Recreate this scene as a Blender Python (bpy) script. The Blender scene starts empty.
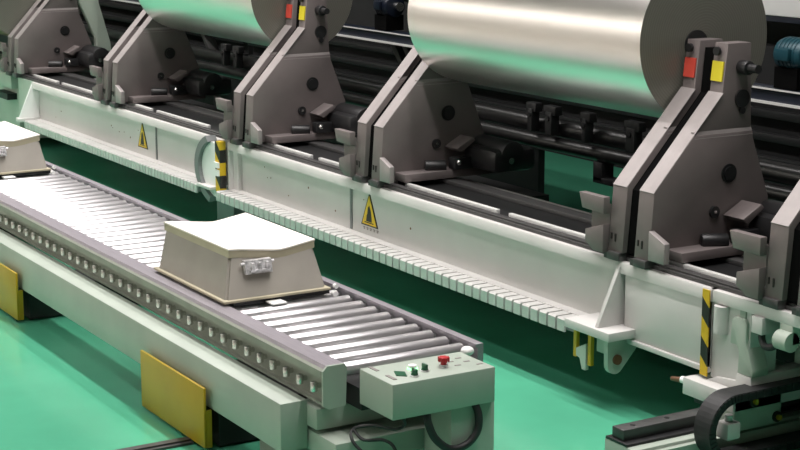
import bpy, bmesh, math, random
from mathutils import Vector, Matrix
random.seed(7)
C = bpy.context.scene.collection
PI = math.pi

# ------------------------------------------------------------------ materials
def mat(name, col, rough=.5, metal=0., noise=0., nscale=8., spec=.5, coat=0., bump=0., bscale=60., stretch=None, dark=None, aniso=0.):
    m = bpy.data.materials.new(name); m.use_nodes = True
    nt = m.node_tree; b = nt.nodes['Principled BSDF']
    b.inputs['Base Color'].default_value = (*col, 1)
    b.inputs['Roughness'].default_value = rough
    b.inputs['Metallic'].default_value = metal
    b.inputs['Specular IOR Level'].default_value = spec
    b.inputs['Coat Weight'].default_value = coat
    b.inputs['Coat Roughness'].default_value = .1
    if aniso: b.inputs['Anisotropic'].default_value = aniso
    if noise or bump:
        tc = nt.nodes.new('ShaderNodeTexCoord'); mp = nt.nodes.new('ShaderNodeMapping')
        nt.links.new(tc.outputs['Object'], mp.inputs['Vector'])
        if stretch: mp.inputs['Scale'].default_value = stretch
    if noise:
        n = nt.nodes.new('ShaderNodeTexNoise'); n.inputs['Scale'].default_value = nscale; n.inputs['Detail'].default_value = 5
        r = nt.nodes.new('ShaderNodeValToRGB')
        d = dark or tuple(c*(1-noise) for c in col)
        r.color_ramp.elements[0].color = (*d, 1); r.color_ramp.elements[0].position = .3
        r.color_ramp.elements[1].color = (*[min(1, c*(1+noise*.4)) for c in col], 1); r.color_ramp.elements[1].position = .65
        nt.links.new(mp.outputs['Vector'], n.inputs['Vector']); nt.links.new(n.outputs['Fac'], r.inputs['Fac'])
        nt.links.new(r.outputs['Color'], b.inputs['Base Color'])
    if bump:
        n2 = nt.nodes.new('ShaderNodeTexNoise'); n2.inputs['Scale'].default_value = bscale
        bp = nt.nodes.new('ShaderNodeBump'); bp.inputs['Strength'].default_value = bump; bp.inputs['Distance'].default_value = .01
        nt.links.new(mp.outputs['Vector'], n2.inputs['Vector']); nt.links.new(n2.outputs['Fac'], bp.inputs['Height'])
        nt.links.new(bp.outputs['Normal'], b.inputs['Normal'])
    return m

def emis(name, col, s):
    m = mat(name, col, .4)
    b = m.node_tree.nodes['Principled BSDF']
    b.inputs['Emission Color'].default_value = (*col, 1); b.inputs['Emission Strength'].default_value = s
    return m

def stripes(name, ca, cb, width, axis_a, axis_b):
    """diagonal two colour stripes in object space"""
    m = mat(name, ca, .5); nt = m.node_tree; b = nt.nodes['Principled BSDF']
    tc = nt.nodes.new('ShaderNodeTexCoord'); sp = nt.nodes.new('ShaderNodeSeparateXYZ')
    nt.links.new(tc.outputs['Object'], sp.inputs[0])
    ad = nt.nodes.new('ShaderNodeMath'); ad.operation = 'ADD'
    nt.links.new(sp.outputs[axis_a], ad.inputs[0]); nt.links.new(sp.outputs[axis_b], ad.inputs[1])
    md = nt.nodes.new('ShaderNodeMath'); md.operation = 'PINGPONG'; md.inputs[1].default_value = width
    nt.links.new(ad.outputs[0], md.inputs[0])
    gt = nt.nodes.new('ShaderNodeMath'); gt.operation = 'GREATER_THAN'; gt.inputs[1].default_value = width*.5
    nt.links.new(md.outputs[0], gt.inputs[0])
    mx = nt.nodes.new('ShaderNodeMix'); mx.data_type = 'RGBA'
    mx.inputs['A'].default_value = (*ca, 1); mx.inputs['B'].default_value = (*cb, 1)
    nt.links.new(gt.outputs[0], mx.inputs['Factor']); nt.links.new(mx.outputs['Result'], b.inputs['Base Color'])
    return m

def disc_rings(name):
    """wound film end: fine concentric rings"""
    m = mat(name, (.17, .165, .14), .45, .3); nt = m.node_tree; b = nt.nodes['Principled BSDF']
    tc = nt.nodes.new('ShaderNodeTexCoord'); w = nt.nodes.new('ShaderNodeTexWave')
    w.wave_type = 'RINGS'; w.rings_direction = 'X'; w.inputs['Scale'].default_value = 22; w.inputs['Distortion'].default_value = .6
    r = nt.nodes.new('ShaderNodeValToRGB')
    r.color_ramp.elements[0].color = (.16, .155, .13, 1); r.color_ramp.elements[1].color = (.19, .185, .16, 1)
    nt.links.new(tc.outputs['Object'], w.inputs['Vector']); nt.links.new(w.outputs['Fac'], r.inputs['Fac'])
    nt.links.new(r.outputs['Color'], b.inputs['Base Color'])
    return m

M = dict(
    floor=mat('green_epoxy', (.095, .43, .265), .16, 0, .12, 1.3, spec=.6, bump=.02, bscale=3),
    reflectstrip=mat('pale_reflect_strip', (.50, .47, .41), .4, 0, .1, 2),
    wall=mat('hall_wall', (.74, .72, .67), .8, 0, .1, .4),
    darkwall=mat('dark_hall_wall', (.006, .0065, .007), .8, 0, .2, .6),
    ceiling=mat('grey_ceiling', (.14, .14, .14), .9, 0, .05, 1),
    mint=mat('mint_paint', (.375, .43, .37), .42, 0, .10, 3, spec=.45),
    machine=mat('pale_machine_paint', (.58, .565, .55), .45, 0, .08, 2.2, spec=.4),
    white=mat('white_paint', (.80, .80, .79), .45, 0, .05, 3),
    guard=mat('brushed_guard_metal', (.33, .305, .335), .42, .5, .12, 30, stretch=(.3, 4, 4)),
    steel=mat('bright_roller_steel', (.60, .585, .60), .33, .8, .10, 5, stretch=(3, 1, 3)),
    pin=mat('pin_steel', (.7, .7, .68), .25, 1.),
    plate=mat('grey_plate_steel', (.185, .158, .155), .5, .3, .14, 4, spec=.4),
    plateedge=mat('paler_edge_steel', (.32, .29, .285), .5, .3, .10, 12),
    film=mat('metallised_film', (.92, .87, .85), .30, 1., bump=.03, bscale=1.2, stretch=(.4, 3, 3)),
    foilgold=mat('amber_film', (.55, .42, .26), .25, .9, .15, 2),
    filmend=disc_rings('film_end'),
    black=mat('black_plastic', (.012, .012, .013), .42, 0, .2, 20),
    rubber=mat('black_rubber', (.016, .016, .017), .55, 0, .2, 30),
    darkmetal=mat('dark_machine_metal', (.011, .0115, .012), .5, .2, .2, 6),
    railsteel=mat('rail_steel', (.085, .083, .083), .42, .5, .15, 8),
    brightsteel=mat('bright_strip_steel', (.8, .8, .78), .35, .35),
    slat=mat('aluminium_slat', (.56, .55, .535), .45, .3, .1, 8),
    void=mat('matt_black', (.003, .003, .003), .9, spec=.05),
    sideplate=mat('olive_grey_steel', (.25, .27, .225), .5, .1, .15, 6),
    tube=mat('grey_shaft_steel', (.04, .04, .04), .32, .8, .15, 4),
    yellow=mat('yellow_paint', (.44, .29, .008), .42, 0, .08, 4),
    red=mat('red_sticker', (.55, .06, .04), .5),
    ystick=mat('yellow_sticker', (.62, .52, .02), .5),
    sign=mat('sign_yellow', (.75, .50, .02), .5),
    signblack=mat('sign_black', (.015, .014, .012), .5),
    ink=mat('faded_ink', (.22, .20, .19), .6),
    cream=mat('cream_lid', (.80, .76, .70), .55, 0, .05, 3),
    creamedge=mat('tan_lid_edge', (.42, .38, .27), .6, 0, .08, 8),
    coverbody=mat('warm_grey_shell', (.30, .28, .245), .55, 0, .10, 5),
    latch=mat('latch_metal', (.74, .73, .74), .35, .4, .45, 45),
    teal=mat('teal_motor_paint', (.01, .06, .08), .4, .1, .1, 5),
    navy=mat('navy_machine_paint', (.006, .010, .022), .4, .1, .1, 5),
    greenknob=mat('dark_green_knob', (.01, .09, .04), .35),
    redknob=mat('red_knob', (.42, .015, .02), .35),
    greenlamp=emis('lit_green_button', (.35, 1., .45), 1.6),
    brown=mat('brown_rust', (.16, .08, .04), .6, .3, .3, 20),
    archgrey=mat('slate_grey_paint', (.17, .18, .18), .5, 0, .1, 5),
    hazard=stripes('hazard_tape', (.62, .40, .01), (.015, .014, .012), .095, 'Z', 'X'),
)

# ------------------------------------------------------------------ mesh builder
class MB:
    def __init__(s): s.bm = bmesh.new()
    def box(s, x0, x1, y0, y1, z0, z1, bev=0.):
        t = bmesh.new(); bmesh.ops.create_cube(t, size=1)
        for v in t.verts:
            v.co = Vector(((x0+x1)/2 + v.co.x*(x1-x0), (y0+y1)/2 + v.co.y*(y1-y0), (z0+z1)/2 + v.co.z*(z1-z0)))
        if bev: bmesh.ops.bevel(t, geom=t.edges[:], offset=bev, segments=2, affect='EDGES', profile=.5)
        s.merge(t); return s
    def merge(s, t):
        me = bpy.data.meshes.new('t'); t.to_mesh(me); t.free(); s.bm.from_mesh(me); bpy.data.meshes.remove(me)
    def prism(s, pts, axis, a0, a1, bev=0.):
        """polygon pts in the two other axes (cyclic: X->(Y,Z), Y->(X,Z), Z->(X,Y)), extruded along axis"""
        t = bmesh.new()
        def P(p, a):
            return {'X': (a, p[0], p[1]), 'Y': (p[0], a, p[1]), 'Z': (p[0], p[1], a)}[axis]
        va = [t.verts.new(P(p, a0)) for p in pts]; vb = [t.verts.new(P(p, a1)) for p in pts]
        t.faces.new(va); t.faces.new(vb[::-1]); n = len(pts)
        for i in range(n): t.faces.new((va[i], vb[i], vb[(i+1) % n], va[(i+1) % n]))
        bmesh.ops.recalc_face_normals(t, faces=t.faces[:])
        if bev: bmesh.ops.bevel(t, geom=t.edges[:], offset=bev, segments=2, affect='EDGES', profile=.5)
        s.merge(t); return s
    def cyl(s, p0, p1, r, seg=24, r2=None, bev=0.):
        p0 = Vector(p0); p1 = Vector(p1); d = p1-p0
        t = bmesh.new(); bmesh.ops.create_cone(t, cap_ends=True, segments=seg, radius1=r, radius2=r if r2 is None else r2, depth=d.length)
        if bev:
            es = [e for e in t.edges if abs(e.verts[0].co.z-e.verts[1].co.z) < 1e-6]
            bmesh.ops.bevel(t, geom=es, offset=bev, segments=2, affect='EDGES', profile=.5)
        q = Vector((0, 0, 1)).rotation_difference(d.normalized()).to_matrix().to_4x4()
        bmesh.ops.transform(t, matrix=Matrix.Translation((p0+p1)/2) @ q, verts=t.verts[:])
        s.merge(t); return s
    def sphere(s, c, r, sc=(1, 1, 1)):
        t = bmesh.new(); bmesh.ops.create_uvsphere(t, u_segments=20, v_segments=12, radius=r)
        for v in t.verts: v.co = Vector((c[0]+v.co.x*sc[0], c[1]+v.co.y*sc[1], c[2]+v.co.z*sc[2]))
        s.merge(t); return s
    def tube(s, pts, r, seg=10):
        """smooth tube through points (Catmull-Rom)"""
        P = [Vector(p) for p in pts]; Q = []
        for i in range(len(P)-1):
            a = P[max(i-1, 0)]; b = P[i]; c = P[i+1]; d = P[min(i+2, len(P)-1)]
            for k in range(8):
                u = k/8
                Q.append(.5*((2*b)+(c-a)*u+(2*a-5*b+4*c-d)*u*u+(3*b-3*c+d-a)*u**3))
        Q.append(P[-1]); t = bmesh.new(); rings = []
        nrm = None
        for i, p in enumerate(Q):
            d = (Q[min(i+1, len(Q)-1)]-Q[max(i-1, 0)]).normalized()
            if nrm is None: nrm = d.orthogonal().normalized()
            nrm = (nrm-d*nrm.dot(d)).normalized(); bn = d.cross(nrm)
            rings.append([t.verts.new(p+nrm*r*math.cos(2*PI*k/seg)+bn*r*math.sin(2*PI*k/seg)) for k in range(seg)])
        for a, b in zip(rings, rings[1:]):
            for k in range(seg): t.faces.new((a[k], a[(k+1) % seg], b[(k+1) % seg], b[k]))
        t.faces.new(rings[0][::-1]); t.faces.new(rings[-1])
        bmesh.ops.recalc_face_normals(t, faces=t.faces[:])
        s.merge(t); return s
    def band(s, path, axis, a0, a1, th):
        """closed strip of thickness th following an open path in the plane normal to axis"""
        n = len(path); off = []
        for i in range(n):
            d = Vector(path[min(i+1, n-1)])-Vector(path[max(i-1, 0)]); d.normalize()
            off.append((path[i][0]-d.y*th, path[i][1]+d.x*th))
        for i in range(n-1):
            s.prism([path[i], path[i+1], off[i+1], off[i]], axis, a0, a1)
        return s
    def build(s, name, m, parent=None, smooth=True):
        me = bpy.data.meshes.new(name); s.bm.to_mesh(me); s.bm.free()
        o = bpy.data.objects.new(name, me); C.objects.link(o); me.materials.append(M[m] if isinstance(m, str) else m)
        if smooth:
            for p in me.polygons: p.use_smooth = True
            try: me.set_sharp_from_angle(angle=math.radians(35))
            except Exception: pass
        if parent is not None:
            root = parent
            while root.parent: root = root.parent
            off = root.location
            for v in me.vertices: v.co -= off
            o.parent = parent
        else:
            # put origin at the base centre of the mesh
            xs = [v.co for v in me.vertices]
            c = Vector(((min(v.x for v in xs)+max(v.x for v in xs))/2, (min(v.y for v in xs)+max(v.y for v in xs))/2, min(v.z for v in xs)))
            for v in me.vertices: v.co -= c
            o.location = c
        return o

def tag(o, label, cat, group=None, kind=None):
    if label: o['label'] = label
    if cat: o['category'] = cat
    if group: o['group'] = group
    if kind: o['kind'] = kind
    return o
def thing(name, loc, label, cat, group=None):
    o = bpy.data.objects.new(name, None); C.objects.link(o); o.location = loc
    o.empty_display_size = .1
    return tag(o, label, cat, group)
def copy_tree(o, parent=None, skip=()):
    c = o.copy(); C.objects.link(c)
    if parent is not None: c.parent = parent
    for ch in list(o.children):
        if ch.name.split('.')[0] in skip: continue
        copy_tree(ch, c, skip)
    return c
def bxo(name, m, parent, *a, bev=0.): return MB().box(*a, bev=bev).build(name, m, parent)

# ------------------------------------------------------------------ setting
XL, XR, YF, YB, ZC = -34., 5., -3.2, 17., 8.2
def struct(name, m, *a):
    o = MB().box(*a).build(name, m); o['kind'] = 'structure'; return o
struct('floor', 'floor', XL, XR, YF, YB, -.1, 0)
struct('ceiling', 'ceiling', XL, XR, YF, YB, ZC, ZC+.1)
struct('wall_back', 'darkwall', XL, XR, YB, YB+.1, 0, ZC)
struct('wall_front', 'wall', XL, XR, YF-.1, YF, 0, ZC)
struct('wall_left', 'wall', XL-.1, XL, YF, YB, 0, ZC)
struct('wall_right', 'wall', XR, XR+.1, YF, YB, 0, ZC)

o = struct('unseen_strip_1', 'reflectstrip', XL, XR, YF, 2.1, 0, .004)  # added unseen pale strip, gives the film rolls a cream reflection
# ------------------------------------------------------------------ roller conveyor
XE, XS = -5.93, -13.9
cv = thing('roller_conveyor', (-9., 3.6, 0), 'long mint green roller conveyor with shiny steel rollers and yellow feet', 'conveyor')
mb = MB()
mb.box(XS, -6.07, 3.062, 3.195, .2, .42, .006)
mb.box(XS, -5.95, 3.90, 4.0, .2, .42, .006)
bf = mb.build('base_frame', 'mint', cv)
mb = MB(); mb.box(-6.14, -5.98, 3.19, 3.92, .305, .40, .004); mb.box(-6.3, -5.83, 3.2, 3.9, .19, .285, .004)
mb.build('cross_beam', 'mint', cv)
MB().box(-6.66, -6.3, 3.25, 3.85, .0, .19).build('footing', 'mint', cv)
# near side guard: inverted channel
mb = MB()
mb.prism([(3.205, .586), (3.215, .6), (3.302, .6), (3.312, .585), (3.312, .55), (3.300, .55), (3.300, .585), (3.222, .585)], 'X', XS, XE-.012)
mb.build('side_guard', 'guard', cv)
MB().prism([(3.193, .545), (3.193, .578), (3.205, .586), (3.212, .58), (3.203, .57), (3.203, .545)], 'X', XS, XE-.012).build('guard_lip', 'sideplate', cv)
mb = MB(); mb.prism([(3.195, .425), (3.195, .578), (3.217, .6), (3.300, .6), (3.312, .585), (3.306, .415), (3.225, .408)], 'X', XE-.012, XE)
mb.build('end_plate', 'mint', cv)
mb = MB()
mb.prism([(3.228, .421), (3.228, .56), (3.238, .56), (3.238, .421)], 'X', XS, XE-.012)
mb.prism([(3.205, .421), (3.205, .432), (3.228, .432), (3.228, .421)], 'X', XS, XE-.012)
mb.build('side_plate', 'sideplate', cv)
mb = MB()
mb.prism([(3.955, .421), (3.955, .585), (3.945, .585), (3.945, .6), (3.985, .6), (3.985, .421)], 'X', XS, XE+.04)
mb.build('side_rail', 'guard', cv)
PITCH = .1285
rollmesh = None; pinm = None; capm = None
for i in range(61):
    x = -5.985 - i*PITCH
    if rollmesh is None:
        rollmesh = MB().cyl((x, 3.325, .557), (x, 3.93, .557), .0305, 24, bev=.004).cyl((x, 3.24, .561), (x, 3.954, .561), .009, 10).build('roller', 'steel', cv); x0 = x
    else:
        r = rollmesh.copy(); C.objects.link(r); r.location = (x-x0, 0, 0)
for i in range(34):
    x = -6.014 - i*.1293
    if pinm is None:
        pinm = MB().cyl((x, 3.229, .495), (x, 3.20, .495), .012, 12).cyl((x, 3.197, .470), (x, 3.197, .516), .0155, 16, bev=.005).build('axle_pin', 'pin', cv); x1 = x
    else:
        r = pinm.copy(); C.objects.link(r); r.location = (x-x1, 0, 0)
MB().sphere((-5.83, 3.86, .598), .03, (1, 1, .7)).cyl((-5.87, 3.86, .56), (-5.83, 3.86, .59), .018).build('end_cap', 'white', cv)
MB().box(-6.07, -5.855, 3.34, 3.93, .405, .50).build('drive_cover', 'darkmetal', cv)
for xa, xb in ((-7.53, -6.77), (-9.90, -9.475), (-12.4, -11.9)):
    f = MB().box(xa+.06, xb-.012, 3.1, 3.9, .012, .2).build('support_foot', 'darkmetal', cv)
    g = MB(); g.box(xa, xb, 3.018, 3.032, .018, .31, .003); g.box(xb-.012, xb, 3.032, 3.058, .018, .2)
    g.build('guard_plate', 'yellow', f)

# floor rail (dark strip let into the floor beside the yellow foot)
mb = MB(); mb.box(-6.99, -6.90, 2.55, 3.02, .001, .012); mb.box(-6.965, -6.925, 2.55, 3.02, .012, .02)
tag(mb.build('floor_rail', 'railsteel'), 'thin dark metal strip on the floor below the large yellow foot', 'floor strip')

# ------------------------------------------------------------------ operator console at the conveyor's end
oc = thing('control_console', (-5.7, 3.57, 0), 'mint control box with red, black and green buttons at the conveyor end', 'control box')
MB().box(-5.835, -5.56, 3.318, 3.825, .445, .60, .006).build('housing', 'mint', oc)
MB().box(-5.80, -5.585, 3.62, 3.84, .005, .445, .004).build('pedestal', 'mint', oc)
for x, y in ((-5.62, 3.46), (-5.66, 3.535)):
    k = MB().cyl((x, y, .60), (x, y, .606), .02, 20).build('selector_switch', 'latch', oc)
    MB().cyl((x, y, .606), (x, y, .617), .016, 20, .013).box(x-.018, x+.018, y-.006, y+.006, .610, .632, .003).build('knob', 'greenknob', k)
x, y = -5.71, 3.505
k = MB().cyl((x, y, .60), (x, y, .607), .023, 24).build('push_button', 'greenlamp', oc)
MB().cyl((x, y, .607), (x, y, .62), .019, 24, bev=.003).build('lens', 'white', k)
x, y = -5.67, 3.635
k = MB().cyl((x, y, .60), (x, y, .612), .020, 20).build('emergency_stop', 'latch', oc)
mm = MB().cyl((x, y, .612), (x, y, .626), .014, 20)
mm.cyl((x, y, .626), (x, y, .645), .022, 24, bev=.004)
for a in range(8): mm.cyl((x+.022*math.cos(a*PI/4), y+.022*math.sin(a*PI/4), .625), (x+.022*math.cos(a*PI/4), y+.022*math.sin(a*PI/4), .644), .004, 8)
mm.build('mushroom_head', 'redknob', k)
MB().prism([(-5.72, 3.42), (-5.66, 3.395), (-5.63, 3.43), (-5.69, 3.455)], 'Z', .60, .603).build('indicator_plate', 'greenknob', oc)
for x, y in ((-5.785, 3.365), (-5.64, 3.365)): MB().box(x-.045, x+.025, y-.008, y+.008, .60, .6025).build('legend_label', 'ink', oc)
for x, y in ((-5.72, 3.70), (-5.66, 3.70), (-5.75, 3.76), (-5.69, 3.765), (-5.63, 3.79)): MB().box(x-.006, x+.006, y-.014, y+.014, .60, .6015).build('screw_plug', 'ink', oc)
mb = MB(); mb.tube([(-5.585, 3.50, .45), (-5.575, 3.50, .40), (-5.565, 3.53, .33), (-5.56, 3.60, .275), (-5.56, 3.68, .28), (-5.56, 3.735, .33), (-5.565, 3.745, .40), (-5.585, 3.735, .45)], .017, 12)
mb.build('cable_loop', 'rubber', oc)
mb = MB(); mb.tube([(-5.60, 3.385, .45), (-5.60, 3.40, .41), (-5.62, 3.37, .385), (-5.70, 3.30, .39), (-5.75, 3.24, .37), (-5.72, 3.22, .33), (-5.66, 3.26, .26), (-5.64, 3.26, .2), (-5.66, 3.26, .02)], .007, 8)
mb.tube([(-5.75, 3.24, .37), (-5.70, 3.26, .335), (-5.65, 3.33, .335), (-5.61, 3.36, .30), (-5.60, 3.365, .2), (-5.60, 3.365, .02)], .007, 8)
tag(mb.build('power_cable', 'rubber'), 'thin black cables hanging below the mint control box', 'cable')

# ------------------------------------------------------------------ tapered cover boxes on the rollers
def cover_box():
    t = thing('cover_box', (-7.5, 3.56, .589), 'tapered grey cover box with cream lid and latch, mid conveyor', 'cover', 'cover boxes on the roller conveyor')
    z0, z1, z2 = .625, .828, .860
    b = [(-7.915, 3.29), (-7.085, 3.29), (-7.085, 3.84), (-7.915, 3.84)]
    # rim
    MB().box(-7.935, -7.065, 3.272, 3.858, .612, .625, .003).build('base_rim', 'creamedge', t)
    mb = MB(); mb.box(-7.99, -7.085, 3.33, 3.86, .589, .612); mb.build('base_tray', 'darkmetal', t)
    tp = [(-7.94, 3.35), (-7.165, 3.35), (-7.165, 3.81), (-7.94, 3.81)]
    bm = bmesh.new()
    ym = 3.625; zd = -.029
    # body: base ring / top ring with the valley vertices
    def ring(pts, zs): return [bm.verts.new((p[0], p[1], z)) for p, z in zip(pts, zs)]
    lo = ring([b[0], b[1], (b[1][0], ym), b[2], b[3], (b[0][0], ym)], [z0]*6)
    hi = ring([tp[0], tp[1], (tp[1][0], ym), tp[2], tp[3], (tp[0][0], ym)], [z1, z1, z1+zd, z1, z1, z1+zd])
    for i in range(6): bm.faces.new((lo[i], lo[(i+1) % 6], hi[(i+1) % 6], hi[i]))
    bm.faces.new(lo[::-1]); bm.faces.new((hi[0], hi[1], hi[2], hi[5])); bm.faces.new((hi[5], hi[2], hi[3], hi[4]))
    bmesh.ops.recalc_face_normals(bm, faces=bm.faces[:])
    bmesh.ops.bevel(bm, geom=[e for e in bm.edges if abs(e.verts[0].co.z-e.verts[1].co.z) > .1], offset=.012, segments=2, affect='EDGES')
    m = MB(); m.merge(bm); m.build('body', 'coverbody', t)
    # lid: folded sheet following the valley
    def lid(e, za, zb):
        pts = [(3.35-e, za), (3.40, za+zd*.12), (3.585, za+zd*.9), (ym, za+zd), (3.665, za+zd*.85), (3.81+e, za)]
        up = [(p[0], p[1]+zb-za) for p in pts]
        m = MB()
        m.prism(pts+up[::-1], 'X', -7.94-e, -7.165+e)
        return m
    lid(.006, z1-.012, z2-.006).build('lid_edge', 'creamedge', t)
    lid(.009, z2-.007, z2).build('lid', 'cream', t)
    # latch on the end face
    l = MB(); l.prism([(-7.13, .735), (-7.105, .735), (-7.12, .80), (-7.15, .80)], 'Y', 3.41, 3.555)
    l.cyl((-7.125, 3.39, .785), (-7.125, 3.57, .785), .008, 10)
    lt = l.build('latch', 'latch', t)
    MB().box(-7.12, -7.095, 3.43, 3.54, .745, .755).box(-7.118, -7.098, 3.44, 3.455, .755, .79).box(-7.118, -7.098, 3.48, 3.495, .755, .79).box(-7.118, -7.098, 3.52, 3.535, .755, .79).build('keeper', 'latch', lt)
    MB().box(-7.08, -7.0, 3.50, 3.58, .592, .6, .002).build('stop_tab', 'white', t)
    MB().cyl((-7.05, 3.86, .60), (-7.02, 3.86, .60), .014, 12).cyl((-7.05, 3.87, .635), (-7.03, 3.87, .635), .012, 12).build('clip', 'white', t)
    return t
c1 = cover_box()
c2 = copy_tree(c1); c2.location.x -= 4.12
c2['label'] = 'tapered grey cover box cut off at the left edge of the photo, cream lid'

# ------------------------------------------------------------------ machine base beams
def beam(xa, xb, label, segp, seam_x, gus_x, right):
    t = thing('machine_beam', ((xa+xb)/2, 5.3, .3), label, 'machine beam', 'machine base beams')
    # body: web with recess and top flange (C section), open underneath
    mb = MB()
    mb.prism([(5.1, .695), (5.1, .745), (5.106, .755), (5.19, .755), (5.19, .41), (5.165, .395), (5.165, .695)], 'X', xa, xb)
    mb.box(xa, xb, 5.166, 5.30, .38, .40); mb.box(xa, xb, 5.26, 5.28, .4, .755)
    mb.box(xa, xb, 5.19, 5.75, .70, .75)
    mb.build('web', 'machine', t)
    # closed end pieces
    if right:
        mb = MB(); mb.box(-6.30, xb, 5.112, 5.164, .37, .695, .003); mb.box(-6.30, xb, 5.095, 5.13, .35, .375, .002); mb.box(xb-.02, xb, 5.112, 5.5, .37, .755)
        mb.build('end_panel', 'machine', t)
        mb = MB(); mb.box(xa, xa+.02, 5.10, 5.164, .40, .695); mb.box(xa+.02, xa+.10, 5.135, 5.164, .40, .695); mb.build('end_return', 'machine', t)
        MB().box(-5.70, -5.652, 5.088, 5.0945, .335, .75).build('hazard_tape', 'hazard', t)
    else:
        mb = MB(); mb.box(xa-.45, xa, 5.12, 5.164, .40, .755); mb.build('end_panel', 'mint', t)
    # gusset
    mb = MB(); mb.prism([(5.1, .735), (5.164, .735), (5.164, .405), (4.96, .405), (4.96, .42)], 'X', gus_x-.012, gus_x+.012); mb.build('gusset', 'white' if not right else 'machine', t)
    # bellows way-cover: row of small overlapping plates
    x0b, x1b = (xa, -6.58) if right else (xa+.05, xb-.22)
    mb = MB(); mb.box(x0b, x1b, 5.10, 5.17, .396, .404)
    mb.build('cover_ledge', 'machine', t)
    mb = MB(); n = int((x1b-x0b)/segp)
    for i in range(n):
        a = x0b+i*segp
        mb.prism([(4.998, .33), (4.998, .392), (5.006, .40), (5.10, .40), (5.10, .388), (5.016, .388), (5.010, .33)], 'X', a+segp*.06, a+segp*.86)
    mb.build('slat_cover', 'slat', t)
    mb = MB(); mb.prism([(5.018, .34), (5.018, .375), (5.026, .379), (5.10, .379), (5.10, .37), (5.03, .37), (5.03, .34)], 'X', x0b, x1b); mb.build('slat_gap_shade', 'archgrey', t)  # dark layer painted in for the shade in the slat gaps
    if right:
        mb = MB(); mb.box(-6.575, -6.21, 4.945, 5.17, .385, .43, .003); mb.build('bracket', 'machine', t)
        mb = MB()
        arc = [(5.03+.05*math.cos(a), .25+.05*math.sin(a)) for a in [PI+k*PI*.8/8 for k in range(9)]]
        mb.prism([(4.975, .385)]+[(4.98, .25)]+arc[1:]+[(5.17, .33), (5.17, .385)], 'X', -6.285, -6.255)
        mb.box(-6.50, -6.285, 5.10, 5.115, .25, .385)
        h = mb.build('hanger', 'mint', t)
        MB().cyl((-6.256, 5.035, .275), (-6.243, 5.035, .275), .026, 20).build('bolt', 'brown', h)
        MB().box(-6.52, -6.495, 4.965, 4.985, .24, .385).box(-6.40, -6.375, 4.965, 4.985, .22, .385).build('yellow_clip', 'yellow', h)
        MB().prism([(-6.49, .29), (-6.41, .33), (-6.41, .19), (-6.44, .19), (-6.46, .245), (-6.49, .25)], 'Y', 4.96, 4.98).build('tab', 'mint', h)
    else:
        mb = MB(); mb.box(x0b-.1, x0b, 4.95, 5.17, .385, .42, .003); mb.box(x1b-.02, xb, 5.0, 5.17, .385, .41, .003); mb.build('bracket', 'machine', t)
    # seam strip and warning sign
    MB().box(seam_x-.012, seam_x+.012, 5.158, 5.1655, .41, .695).build('seam_strip', 'archgrey', t)
    sx = seam_x + (.235 if right else -.29)
    sg = MB().prism([(sx-.105, .465), (sx+.105, .465), (sx, .685)], 'Y', 5.161, 5.165).build('warning_sign', 'signblack', t)
    sg['label'] = 'yellow triangular warning sign with black border'
    MB().prism([(sx-.090, .474), (sx+.090, .474), (sx, .664)], 'Y', 5.159, 5.161).build('sign_face', 'sign', sg)
    mb = MB()
    mb.prism([(sx-.035, .495), (sx+.035, .495), (sx+.030, .53), (sx+.022, .57), (sx+.004, .60), (sx-.012, .585), (sx-.02, .545), (sx-.03, .53)], 'Y', 5.1575, 5.159)
    mb.prism([(sx-.055, .485), (sx+.055, .485), (sx+.055, .491), (sx-.055, .491)], 'Y', 5.1575, 5.159)
    mb.build('sign_symbol', 'signblack', sg)
    if right:
        mb = MB()
        for k in range(5):
            q = sx-.085+k*.042
            mb.box(q, q+.028, 5.163, 5.165, .449, .453).box(q+.004, q+.024, 5.163, 5.165, .440, .443).box(q+.012, q+.016, 5.163, 5.165, .436, .455)
        mb.build('sign_caption', 'ink', sg)
    mb = MB()
    for k in range(9): 
        q = random.uniform(xa+.3, xb-1.2)
        zz = random.uniform(.46, .66); mb.cyl((q, 5.166, zz), (q, 5.1635, zz), random.uniform(.004, .008), 10)
    mb.build('screw_mark', 'brown', t)
    return t
nb = beam(-10.90, -5.655, 'near pale machine beam with hazard tape at its right end', .079, -9.17, -6.335, True)
fb = beam(-15.25, -11.0, 'far pale machine beam left of the curved grey guard', .062, -12.38, -15.24, False)

# slide rails on the beams
def slide(xa, xb, label):
    t = thing('slide_rail', ((xa+xb)/2, 5.3, .75), label, 'slide rail', 'slide rails on the machine beams')
    mb = MB(); mb.box(xa, xb, 5.13, 5.205, .756, .775, .002); mb.box(xa, xb, 5.145, 5.19, .775, .785, .003); mb.box(xa, xb, 5.5, 5.6, .765, .79, .003)
    mb.build('rail_profile', 'railsteel', t)
    mb = MB(); mb.box(xa, xb, 5.205, 5.66, .752, .765); mb.build('way_tray', 'darkmetal', t)
    mb = MB(); x = xa
    while x < xb-.5:
        mb.box(x+.05, min(x+1.05, xb), 5.215, 5.24, .765, .795, .002); x += 1.12
    mb.build('steel_strip', 'brightsteel', t)
slide(-10.88, -4.2, 'dark slide rail with bright strip on top of the near machine beam')
slide(-15.9, -11.0, 'dark slide rail on top of the far machine beam')

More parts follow.
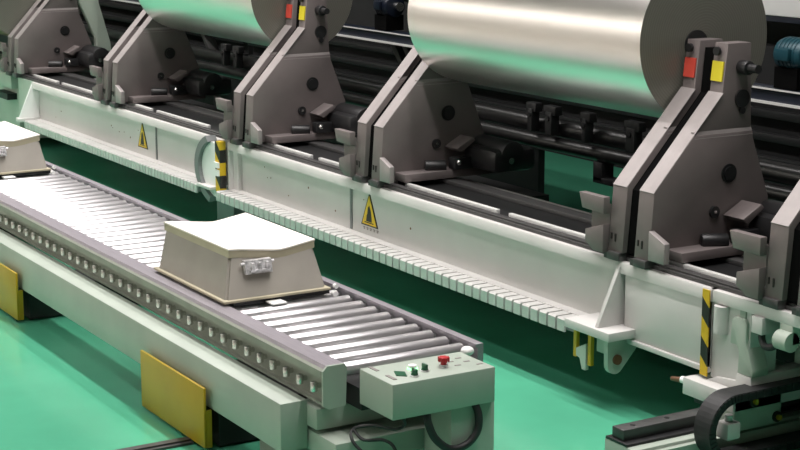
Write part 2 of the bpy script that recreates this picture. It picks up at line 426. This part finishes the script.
# curved guard between both beams
t = thing('curved_guard', (-11.05, 5.05, .3), 'curved grey and white guard between the two machine beams', 'guard')
def arcp(r0, n=15):
    # circle segment bulging to -X through the measured points
    cx, cz, R = -10.92, .54, .40
    return [(cx+(R+r0)*math.cos(a)*1.0, cz+(R+r0)*.68*math.sin(a)) for a in [math.radians(118)+k*math.radians(130)/(n-1) for k in range(n)]]
mb = MB(); o_, i_ = arcp(0), arcp(-.07)
for k in range(14): mb.prism([o_[k], o_[k+1], i_[k+1], i_[k]], 'Y', 5.02, 5.10)
mb.build('rim', 'archgrey', t)
i2 = arcp(-.072)
mb = MB(); mb.prism(i2+[(-11.0, i2[-1][1]), (-11.0, i2[0][1])], 'Y', 5.05, 5.10); mb.build('plate', 'white', t)
MB().box(-11.0, -10.92, 5.045, 5.095, .31, .755).build('hazard_strip', 'hazard', t)
MB().box(-11.0, -10.925, 5.03, 5.045, .50, .545).box(-11.0, -10.925, 5.03, 5.045, .56, .60).build('hinge_block', 'white', t)
MB().box(-11.3, -11.0, 5.19, 5.35, 0, .378).build('post', 'archgrey', t)

# third machine beam beyond the far one (left edge)
t = thing('machine_block', (-16.6, 5.3, 0), 'pale green machine frame block at the left edge of the photo', 'machine frame')
mb = MB(); mb.box(-24, -15.92, 5.12, 5.7, .62, .755, .004); mb.box(-24, -15.95, 5.2, 5.7, .1, .62); mb.build('frame', 'mint', t)
MB().box(-16.4, -16.0, 5.1, 5.2, .50, .56).build('fitting', 'darkmetal', t)

# ------------------------------------------------------------------ roll stands
FX = -6.104
def roll_stand():
    t = thing('roll_stand', (FX-.16, 5.45, .765), 'x', 'roll stand', 'roll stands on the machine beams')
    prof = [(5.095, .80), (5.118, 1.13), (5.54, 1.592), (5.565, 1.835), (5.715, 1.835), (5.738, 1.41), (5.742, 1.36), (5.862, 1.05), (5.862, .80)]
    lowp = [(5.095, .80), (5.118, 1.13), (5.36, 1.395), (5.738, 1.395), (5.742, 1.36), (5.862, 1.05), (5.862, .80)]
    upp = [(5.368, 1.404), (5.54, 1.592), (5.565, 1.835), (5.715, 1.835), (5.738, 1.404)]
    for k, (xa, xb) in enumerate(((FX-.318, FX-.205), (FX-.112, FX))):
        p = MB().prism(lowp, 'X', xa, xb, .003).build('side_plate', 'plate', t)
        ups = MB().prism(upp, 'X', xa+(.006), xb-.012, .003).build('upper_plate', 'plate', p)
        lg = MB().prism([(xb+.001, 1.378), (xb-.011, 1.412), (xb-.03, 1.412), (xb-.03, 1.378)], 'Y', 5.362, 5.737).build('joint_ledge', 'plateedge', p)
        # sloping strip in a paler steel, lower and upper
        off = .004
        def strip(a, b, name='edge_strip'):
            d = Vector((b[0]-a[0], b[1]-a[1])).normalized(); n = Vector((-d.y, d.x))
            MB().prism([a, b, (b[0]+n.x*off, b[1]+n.y*off), (a[0]+n.x*off, a[1]+n.y*off)], 'X', xa+.002, xb-.002).build(name, 'plateedge', p)
        strip((5.118, 1.13), (5.54, 1.592))
        st = MB().box(xa+.012, xb-.012, 5.545, 5.556, 1.645, 1.745)
        # sticker lies on the upright front of the top block
        st = MB().prism([(5.538, 1.648), (5.550, 1.648), (5.559, 1.745), (5.549, 1.745)], 'X', xa+.010, xb-.022)
        st.build('red_sticker' if k == 0 else 'yellow_sticker', 'red' if k == 0 else 'ystick', p)
        MB().cyl((( xa+xb)/2-.01, 5.552, 1.795), ((xa+xb)/2-.01, 5.535, 1.795), .022, 16).build('front_bolt', 'black', p)
        b = MB(); b.box(xa+.01, xb-.01, 5.08, 5.2, .757, .80, .004); b.box(xa-.02, xa+.03, 5.085, 5.14, .758, .79); b.build('clamp_block', 'railsteel', p)
        MB().box(xa+.02, xa+.028, 5.094, 5.10, .86, .89).build('slot', 'signblack', p); MB().box(xa+.05, xa+.058, 5.094, 5.10, .85, .89).build('slot', 'signblack', p)
    MB().prism([(5.125, .80), (5.15, 1.118), (5.57, 1.578), (5.59, 1.80), (5.70, 1.80), (5.72, 1.36), (5.84, 1.05), (5.84, .80)], 'X', FX-.206, FX-.111).build('gap_shade', 'void', t)  # black filler stands in for the shade between the two plates
    # gusset at the front right foot
    MB().prism([(FX, .805), (FX, .95), (FX+.118, .905), (FX+.118, .805)], 'Y', 5.09, 5.125, .002).build('front_gusset', 'plateedge', t)
    MB().box(FX, FX+.12, 5.2, 5.862, .80, .85, .004).build('foot_ledge', 'plate', t)
    # bracket hooked to the left plate
    LX = FX-.318
    mb = MB(); mb.prism([(LX, 1.068), (LX-.20, 1.068), (LX-.175, .99), (LX, .985)], 'Y', 5.06, 5.10, .002)
    mb.prism([(LX, .93), (LX-.145, .885), (LX-.145, .824), (LX-.075, .785), (LX, .785)], 'Y', 5.06, 5.10, .002)
    mb.box(LX-.145, LX, 5.10, 5.11, .86, 1.03)
    mb.build('hook_bracket', 'plate', t)
    # holes and bolts on the big face
    MB().cyl((FX-.004, 5.59, 1.192), (FX+.006, 5.59, 1.192), .048, 28).cyl((FX+.006, 5.59, 1.192), (FX+.012, 5.59, 1.192), .034, 24).build('bore_plug', 'black', t)
    MB().cyl((FX-.004, 5.50, 1.005), (FX+.014, 5.50, 1.005), .030, 24).build('side_bolt', 'black', t).__setitem__('label', 'small black bolt with bright centre')
    bt = t.children[-1]
    MB().cyl((FX+.014, 5.50, 1.005), (FX+.017, 5.50, 1.005), .009, 12).build('bolt_centre', 'pin', bt)
    mb = MB().cyl((FX-.014, 5.655, 1.715), (FX+.05, 5.655, 1.715), .036, 22, bev=.006); mb.cyl((FX+.05, 5.655, 1.715), (FX+.11, 5.655, 1.715), .022, 16)
    mb.build('shaft_bolt', 'black', t)
    mb = MB().cyl((FX-.016, 5.665, 1.56), (FX+.0, 5.665, 1.56), .045, 24); mb.cyl((FX-.016, 5.668, 1.50), (FX+.0, 5.668, 1.50), .018, 14)
    mb.build('shaft_bore', 'black', t)
    # drive unit beside the plate
    dx = FX+.06
    du = MB().box(dx, dx+.36, 5.66, 5.98, .855, 1.0, .04).cyl((dx, 5.80, .965), (dx+.36, 5.80, .965), .085, 28, bev=.01).box(dx+.02, dx+.10, 5.54, 5.68, .855, .93, .008)
    du = du.build('drive_unit', 'black', t)
    MB().prism([(5.56, .985), (5.68, 1.05), (5.70, 1.03), (5.60, .96)], 'X', dx-.055, dx+.09, .003).build('clamp_cover', 'plate', du)
    MB().sphere((dx+.10, 5.57, .90), .018).build('hose_fitting', 'pin', du); MB().cyl((dx+.36, 5.78, .93), (dx+.372, 5.78, .93), .02, 14).build('hub_bolt', 'pin', du)
    MB().cyl((FX+.03, 5.40, .875), (FX+.09, 5.52, .875), .035, 16, bev=.006).build('knob', 'black', du)
    return t
s1 = roll_stand()
spec = [(-6.104, 'grey steel roll stand holding the right end of the big silver film roll'),
        (-8.684, 'grey steel roll stand under the left end of the big silver film roll'),
        (-10.49, 'grey steel roll stand holding the right end of the upper left film roll'),
        (-13.06, 'grey steel roll stand under the left end of the upper left film roll'),
        (-15.63, 'farthest grey roll stand, at the top left corner of the photo'),
        (-4.985, 'grey roll stand cut off by the right edge of the photo')]
for i, (x, lab) in enumerate(spec):
    left_end = i in (1, 3)
    s = s1 if i == 0 else copy_tree(s1, skip=('shaft_bolt', 'shaft_bore', 'red_sticker', 'yellow_sticker', 'front_bolt') if left_end else ())
    s.location.x = x-.16; s['label'] = lab

# ------------------------------------------------------------------ film rolls
def film_roll(xa, xb, label, y=5.70, z=1.82, R=.43, m='film'):
    t = thing('film_roll', ((xa+xb)/2, y, z), label, 'film roll', 'film rolls')
    # slight barrel unevenness of wound film
    bm = bmesh.new(); nx, ns = 24, 96; rings = []
    for i in range(nx+1):
        u = i/nx; x = xa+(xb-xa)*u
        r = R-(.006 if i in (0, nx) else 0)
        rings.append([bm.verts.new((x, y+r*math.cos(2*PI*k/ns), z+r*math.sin(2*PI*k/ns))) for k in range(ns)])
    for a, b in zip(rings, rings[1:]):
        for k in range(ns): bm.faces.new((a[k], b[k], b[(k+1) % ns], a[(k+1) % ns]))
    bmesh.ops.recalc_face_normals(bm, faces=bm.faces[:])
    mb = MB(); mb.merge(bm); mb.build('film_winding', m, t)
    MB().cyl((xb-.004, y, z), (xb+.001, y, z), R-.007, 96).build('end_face', 'filmend', t)
    MB().cyl((xa-.001, y, z), (xa+.004, y, z), R-.007, 96).build('end_face', 'filmend', t)
    MB().cyl((xb, 5.64 if R < .5 else y, z-.02), (xb+.010, 5.64 if R < .5 else y, z-.02), .075, 32).build('core', 'black', t)
    return t
film_roll(-8.66, -6.44, 'large silver film roll across the top right of the machine')
film_roll(-13.03, -10.83, 'silver film roll at the upper left, between the two left stands')
film_roll(-23, -15.97, 'amber tinted film roll in the top left corner', m='foilgold', y=5.40, z=1.68, R=.60)
t = thing('cross_beam', (-6, 7.4, 1.76), 'white beam with navy lower edge behind the machine at the top right', 'beam')
MB().box(-8.6, -3.4, 7.3, 7.7, 1.80, 2.4, .01).build('beam_body', 'white', t)
MB().box(-8.6, -3.4, 7.31, 7.7, 1.765, 1.80).build('lower_edge', 'navy', t)
MB().box(-8.5, -8.35, 7.55, 7.68, 0, 1.765).box(-3.7, -3.55, 7.55, 7.68, 0, 1.765).build('post', 'darkmetal', t)

# mint side frame behind the farthest stand
mb = MB(); mb.prism([(5.9, .765), (5.9, 1.1), (5.75, 1.45), (5.72, 1.9), (5.93, 1.9), (5.94, 1.45), (6.05, 1.05), (6.06, .765)], 'X', -15.68, -15.60, .004)
tag(mb.build('side_frame', 'mint'), 'pale mint side frame plate right of the farthest roll stand', 'machine frame')

# ------------------------------------------------------------------ machine body behind the rolls
def shaft(y, z, r, xa, xb, label, m='tube', group='cross shafts behind the rolls'):
    return tag(MB().cyl((xa, y, z), (xb, y, z), r, 28, bev=.004).build('cross_shaft', m), label, 'shaft', group)
t = thing('cross_rail', (-10, 6.6, 1.38), 'long dark navy rail with two bright edges behind the film rolls', 'rail')
MB().box(-19, -3.4, 6.6, 6.75, 1.385, 1.465, .004).build('rail_body', 'navy', t)
MB().box(-19, -3.4, 6.585, 6.60, 1.462, 1.470).box(-19, -3.4, 6.58, 6.60, 1.382, 1.396).build('bright_edge', 'brightsteel', t)
shaft(6.6, 1.0, .06, -19, -3.4, 'upper grey shaft under the film rolls')
shaft(6.55, .895, .048, -19, -3.4, 'lower grey shaft with bright highlight under the film rolls')
# dark frame panels with horizontal ribs
def rear_panel(xa, xb, label, m='darkmetal'):
    t = thing('ribbed_enclosure', ((xa+xb)/2, 7.5, 0), label, 'machine panel', 'dark rear panels')
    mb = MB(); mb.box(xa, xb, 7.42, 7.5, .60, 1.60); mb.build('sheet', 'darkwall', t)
    mb = MB()
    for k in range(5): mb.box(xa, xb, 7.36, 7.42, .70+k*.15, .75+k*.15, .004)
    mb.build('rib', m, t)
    for a, b in ((xa, min(xb, -10.25)), (max(xa, -8.5), xb)):
        if b > a: MB().box(a, b, 7.43, 7.49, 0, .60).build('skirt', 'darkmetal', t)
rear_panel(-30, -15.3, 'dark ribbed rear panel at the far left behind the stands')
rear_panel(-15.2, -11.6, 'dark ribbed rear panel behind the upper left film roll')
rear_panel(-11.3, -4.0, 'dark ribbed rear panel behind the large silver roll')
# slanted struts in the gap between the rolls
for k, (x, lab) in enumerate(((-15.2, 'slanted dark strut right of the farthest roll stand'), (-11.38, 'left slanted dark strut in the gap between the rolls'), (-11.2, 'middle slanted dark strut in the gap between the rolls'), (-11.0, 'right slanted dark strut in the gap between the rolls'))):
    mb = MB(); mb.prism([(x, 1.38), (x+.08, 1.38), (x+.66, .76), (x+.58, .76)], 'Y', 6.75, 6.85, .003)
    mb.box(x+.5, x+.66, 6.74, 6.86, 0, .77)
    tag(mb.build('strut', 'railsteel'), lab, 'strut', 'slanted struts')
# blocks hanging under the rolls on the shafts
for k, (x, w) in enumerate(((-9.05, .07), (-8.85, .10), (-8.45, .06), (-8.0, .12), (-7.55, .16), (-13.9, .08), (-13.65, .1), (-12.6, .14))):
    mb = MB(); w *= .7; mb.box(x, x+w, 6.46, 6.53, .965, 1.12, .006); mb.cyl((x+w/2, 6.45, 1.08), (x+w/2, 6.465, 1.08), .018, 14); mb.box(x-.03, x+w+.03, 6.47, 6.53, 1.10, 1.16, .004)
    tag(mb.build('shaft_clamp', 'darkmetal'), ['first','second','third','fourth','fifth','first','second','third'][k]+' dark clamp from the left on the shafts under the '+('large silver roll' if k < 5 else 'upper left roll'), 'clamp', 'shaft clamps')
# motors
def motor(x, y, z, label, m='teal'):
    t = thing('drive_motor', (x, y, z-.16), label, 'motor', 'drive motors behind the rolls')
    MB().cyl((x, y, z), (x+.22, y, z), .095, 32, bev=.035).build('motor_body', m, t)
    mb = MB()
    for k in range(5): mb.cyl((x+.05+k*.03, y, z), (x+.058+k*.03, y, z), .0985, 32)
    mb.build('cooling_fin', m, t)
    MB().cyl((x+.22, y, z), (x+.28, y, z), .035, 20).build('motor_shaft', 'pin', t)
    MB().box(x+.02, x+.20, y-.08, y+.08, z-.19, z-.07).build('motor_foot', 'void', t)
    MB().box(x+.06, x+.16, y-.12, y-.08, z-.03, z+.04, .01).build('terminal_box', m, t)
motor(-6.93, 6.72, 1.66, 'left teal drive motor behind the right stand')
motor(-6.50, 6.72, 1.66, 'right teal drive motor at the right edge of the photo')
motor(-11.42, 6.72, 1.66, 'dark teal drive motor between the two silver rolls', 'navy')
# lower rear legs silhouetted against the floor
t = thing('shaft_bracket', (-8.3, 6.55, .72), 'dark hooked bracket hanging from the lower shaft under the large silver roll', 'bracket')
MB().box(-8.37, -8.28, 6.5, 6.6, .73, .85, .004).build('arm', 'black', t)
MB().box(-8.37, -8.12, 6.5, 6.6, .715, .755, .004).build('hook', 'black', t)
t = thing('rear_cabinet', (-10.3, 6.3, 0), 'black cabinet on the machine deck right of the second stand', 'cabinet')
MB().box(-10.3, -9.72, 6.05, 6.5, .0, .85, .01).build('body', 'black', t)
MB().box(-10.2, -9.9, 6.035, 6.05, .55, .62).box(-10.2, -9.9, 6.035, 6.05, .68, .72).build('nameplate', 'darkmetal', t)
t = thing('rear_bed', (-8.5, 7, 0), 'dark machine bed beam shaped to shade the floor behind the near machine beam', 'machine bed')
MB().box(-10.3, -4.0, 5.9, 6.02, .0, .62, .006).build('shading_bed', 'darkmetal', t)  # taken down to the floor to keep rear light from under the machine
MB().box(-10.3, -4.0, 5.87, 5.9, .05, .09).build('kick_strip', 'railsteel', t)
t = thing('rear_bed', (-13.5, 6, 0), 'dark machine bed beam shaped to shade the floor behind the far machine beam', 'machine bed')
MB().box(-27, -11.3, 5.9, 6.02, .0, .62, .006).build('shading_bed', 'darkmetal', t)  # full-height skirt again, added to shade the floor under the far beam
MB().box(-27, -11.3, 5.87, 5.9, .05, .09).build('kick_strip', 'railsteel', t)

def deck(xa, xb, ya, yb, label):
    t = thing('deck_plate', ((xa+xb)/2, (ya+yb)/2, .62), label, 'deck plate', 'dark deck plates behind the beams')
    MB().box(xa, xb, ya, yb, .69, .705, .002).build('plate', 'darkmetal', t); MB().box(xa, xb, yb-.06, yb, .62, .69).build('edge_bar', 'black', t)
deck(-10.6, -8.2, 5.77, 6.03, 'black deck plate behind the near beam, left of the gap')
deck(-7.3, -4.0, 5.77, 6.03, 'black deck plate behind the near beam, right of the gap')
deck(-27, -11.2, 5.77, 6.03, 'black deck plate behind the far beam')

# ------------------------------------------------------------------ carriage, track and cable chain (bottom right)
t = thing('cross_track', (-5.58, 5.4, 0), 'pale track base with dark rail running under the machine at bottom right', 'track')
MB().box(-5.66, -5.45, 4.50, 5.86, .0, .135, .004).box(-5.45, -5.42, 4.50, 5.86, 0, .12).build('track_base', 'mint', t)
MB().box(-5.655, -5.50, 4.50, 5.86, .135, .148, .002).build('rail_seat', 'black', t)
rl = MB().box(-5.628, -5.545, 4.515, 5.86, .148, .20, .004).build('rail', 'railsteel', t)
for k in range(3): MB().cyl((-5.587, 4.6+k*.2, .199), (-5.587, 4.6+k*.2, .2015), .013, 14).build('rail_bolt', 'black', rl)

t = thing('carriage', (-5.5, 5.3, .2), 'pale green carriage block with side bolt carrying the machine beam end', 'carriage')
MB().box(-5.75, -5.40, 5.03, 5.62, .235, .318, .004).build('top_plate', 'machine', t)
MB().box(-5.70, -5.50, 5.06, 5.60, .203, .235).build('slider', 'darkmetal', t)
MB().box(-5.50, -5.40, 5.04, 5.33, .14, .31, .004).build('side_plate', 'mint', t)
for y, z in ((5.15, .275), (5.30, .175)):
    wq = MB().cyl((-5.40, y, z), (-5.388, y, z), .026, 20).build('washer', 'black', t)
    MB().cyl((-5.389, y, z), (-5.372, y, z), .013, 6).build('hex_bolt', 'yellow', wq)
b = MB().cyl((-5.75, 5.07, .285), (-5.80, 5.07, .285), .018, 14).build('bolt_nut', 'white', t)
MB().cyl((-5.79, 5.07, .283), (-5.865, 5.06, .275), .015, 12, .011, bev=.003).build('bolt_tip', 'brown', b)
mb = MB(); mb.prism([(-5.66, .318), (-5.60, .345), (-5.47, .36), (-5.46, .40), (-5.37, .40), (-5.36, .318)], 'Y', 5.10, 5.5, .003); mb.build('wedge_block', 'machine', t)

# frame foot with column on the right
t = thing('frame_column', (-5.4, 5.2, .32), 'pale green bracket column under the beam at the right edge', 'column')
mb = MB(); mb.prism([(-5.515, .53), (-5.51, .64), (-5.49, .662), (-5.425, .662), (-5.41, .64), (-5.41, .55), (-5.385, .50), (-5.36, .43), (-5.36, .40), (-5.46, .40), (-5.455, .50), (-5.47, .53)], 'Y', 5.10, 5.2, .006); mb.box(-5.465, -5.43, 5.11, 5.16, .66, .70)
mb.build('column_body', 'mint', t)
MB().box(-5.645, -4.2, 5.10, 5.19, .698, .755, .003).build('top_beam', 'machine', t)
MB().box(-5.40, -4.2, 5.40, 5.46, .42, .70).build('back_wall', 'mint', t)
MB().box(-5.36, -5.29, 5.08, 5.2, .62, .70, .004).build('clip', 'machine', t)
MB().tube([(-5.335, 5.13, .63), (-5.33, 5.12, .595), (-5.295, 5.11, .565), (-5.25, 5.12, .575), (-5.23, 5.13, .62)], .016, 12).build('hose', 'rubber', t)
MB().cyl((-5.20, 5.10, .625), (-5.12, 5.10, .625), .045, 20).box(-5.20, -5.12, 5.10, 5.2, .61, .70, .004).build('bearing', 'mint', t)
MB().box(-5.6545, -5.40, 5.118, 5.28, .33, .698).build('web_plate', 'machine', t); MB().cyl((-5.585, 5.11, .69), (-5.585, 5.11, .56), .038, 24).build('round_boss', 'machine', t)

# energy chain: a curved chain of links
t = thing('cable_chain', (-5.3, 5.0, .05), 'black cable chain curving over itself at the bottom right corner', 'cable chain')
yc, zc, Rr = 4.965, .200, .162
path = [(5.83-.0447*i, zc+Rr) for i in range(20)]
path += [(yc-Rr*math.sin(q), zc+Rr*math.cos(q)) for q in [k*PI/22 for k in range(23)]]
path += [(yc+.0447*i, zc-Rr) for i in range(1, 21)]
for i in range(len(path)-1):
    p0, p1 = path[i], path[i+1]
    def nn(j):
        d = Vector(path[min(j+1, len(path)-1)])-Vector(path[max(j-1, 0)]); d.normalize(); return Vector((-d.y, d.x))
    n0, n1 = nn(i), nn(i+1); th = .040
    q = MB().prism([p0, p1, (p1[0]+n1.x*th, p1[1]+n1.y*th), (p0[0]+n0.x*th, p0[1]+n0.y*th)], 'X', -5.405, -5.300)
    e = Vector(p1)-Vector(p0); c = (Vector(p0)+Vector(p1))/2
    q.prism([tuple(Vector(p0)+e*.12+n0*.004), tuple(Vector(p1)-e*.12+n1*.004), tuple(Vector(p1)-e*.12+n1*.036), tuple(Vector(p0)+e*.12+n0*.036)], 'X', -5.301, -5.296)
    q.build('chain_link', 'rubber', t)
MB().box(-5.40, -5.32, 4.93, 5.01, .14, .22, .01).cyl((-5.36, 4.97, .21), (-5.36, 4.97, .25), .02, 14).build('end_bracket', 'machine', t)

# ------------------------------------------------------------------ lamps of the hall: rows of strip lights, plus an added wall wash
def row(y, e, z=5.2, w=.22, xa=-30, xb=-3.6, spread=122, tilt=0):
    l = bpy.data.lights.new('strip_or_wash_light', 'AREA'); l.shape = 'RECTANGLE'; l.size = xb-xa; l.size_y = w; l.energy = e; l.color = (1, .955, .935); l.spread = math.radians(spread)
    o = bpy.data.objects.new('strip_or_wash_light', l); C.objects.link(o); o.location = ((xa+xb)/2, y, z); o.rotation_euler.x = math.radians(tilt)
for y, e in ((1.6, 215), (4.05, 590), (5.1, 350)): row(y, e)
row(-2.2, 720, 4.4, spread=180, tilt=-62)  # added wash on the unseen front wall, brightens the film roll reflections

w = bpy.data.worlds.new('World'); bpy.context.scene.world = w; w.use_nodes = True
w.node_tree.nodes['Background'].inputs[0].default_value = (.9, .95, 1, 1); w.node_tree.nodes['Background'].inputs[1].default_value = .006

# ------------------------------------------------------------------ camera
f = 1655.; pitch = math.atan(341/f)
cd = bpy.data.cameras.new('camera'); cam = bpy.data.objects.new('camera', cd); C.objects.link(cam)
cd.sensor_width = 36; cd.lens = f/800*36; cd.clip_end = 200
cam.location = (0, 0, 2.6)
yaw = math.atan2(.839, .506)
cam.rotation_euler = (PI/2-pitch, 0, yaw)
sc = bpy.context.scene; sc.camera = cam
vs = sc.view_settings; vs.view_transform = 'Standard'; vs.look = 'None'; vs.gamma = 1; vs.use_curve_mapping = False; vs.exposure = 0.
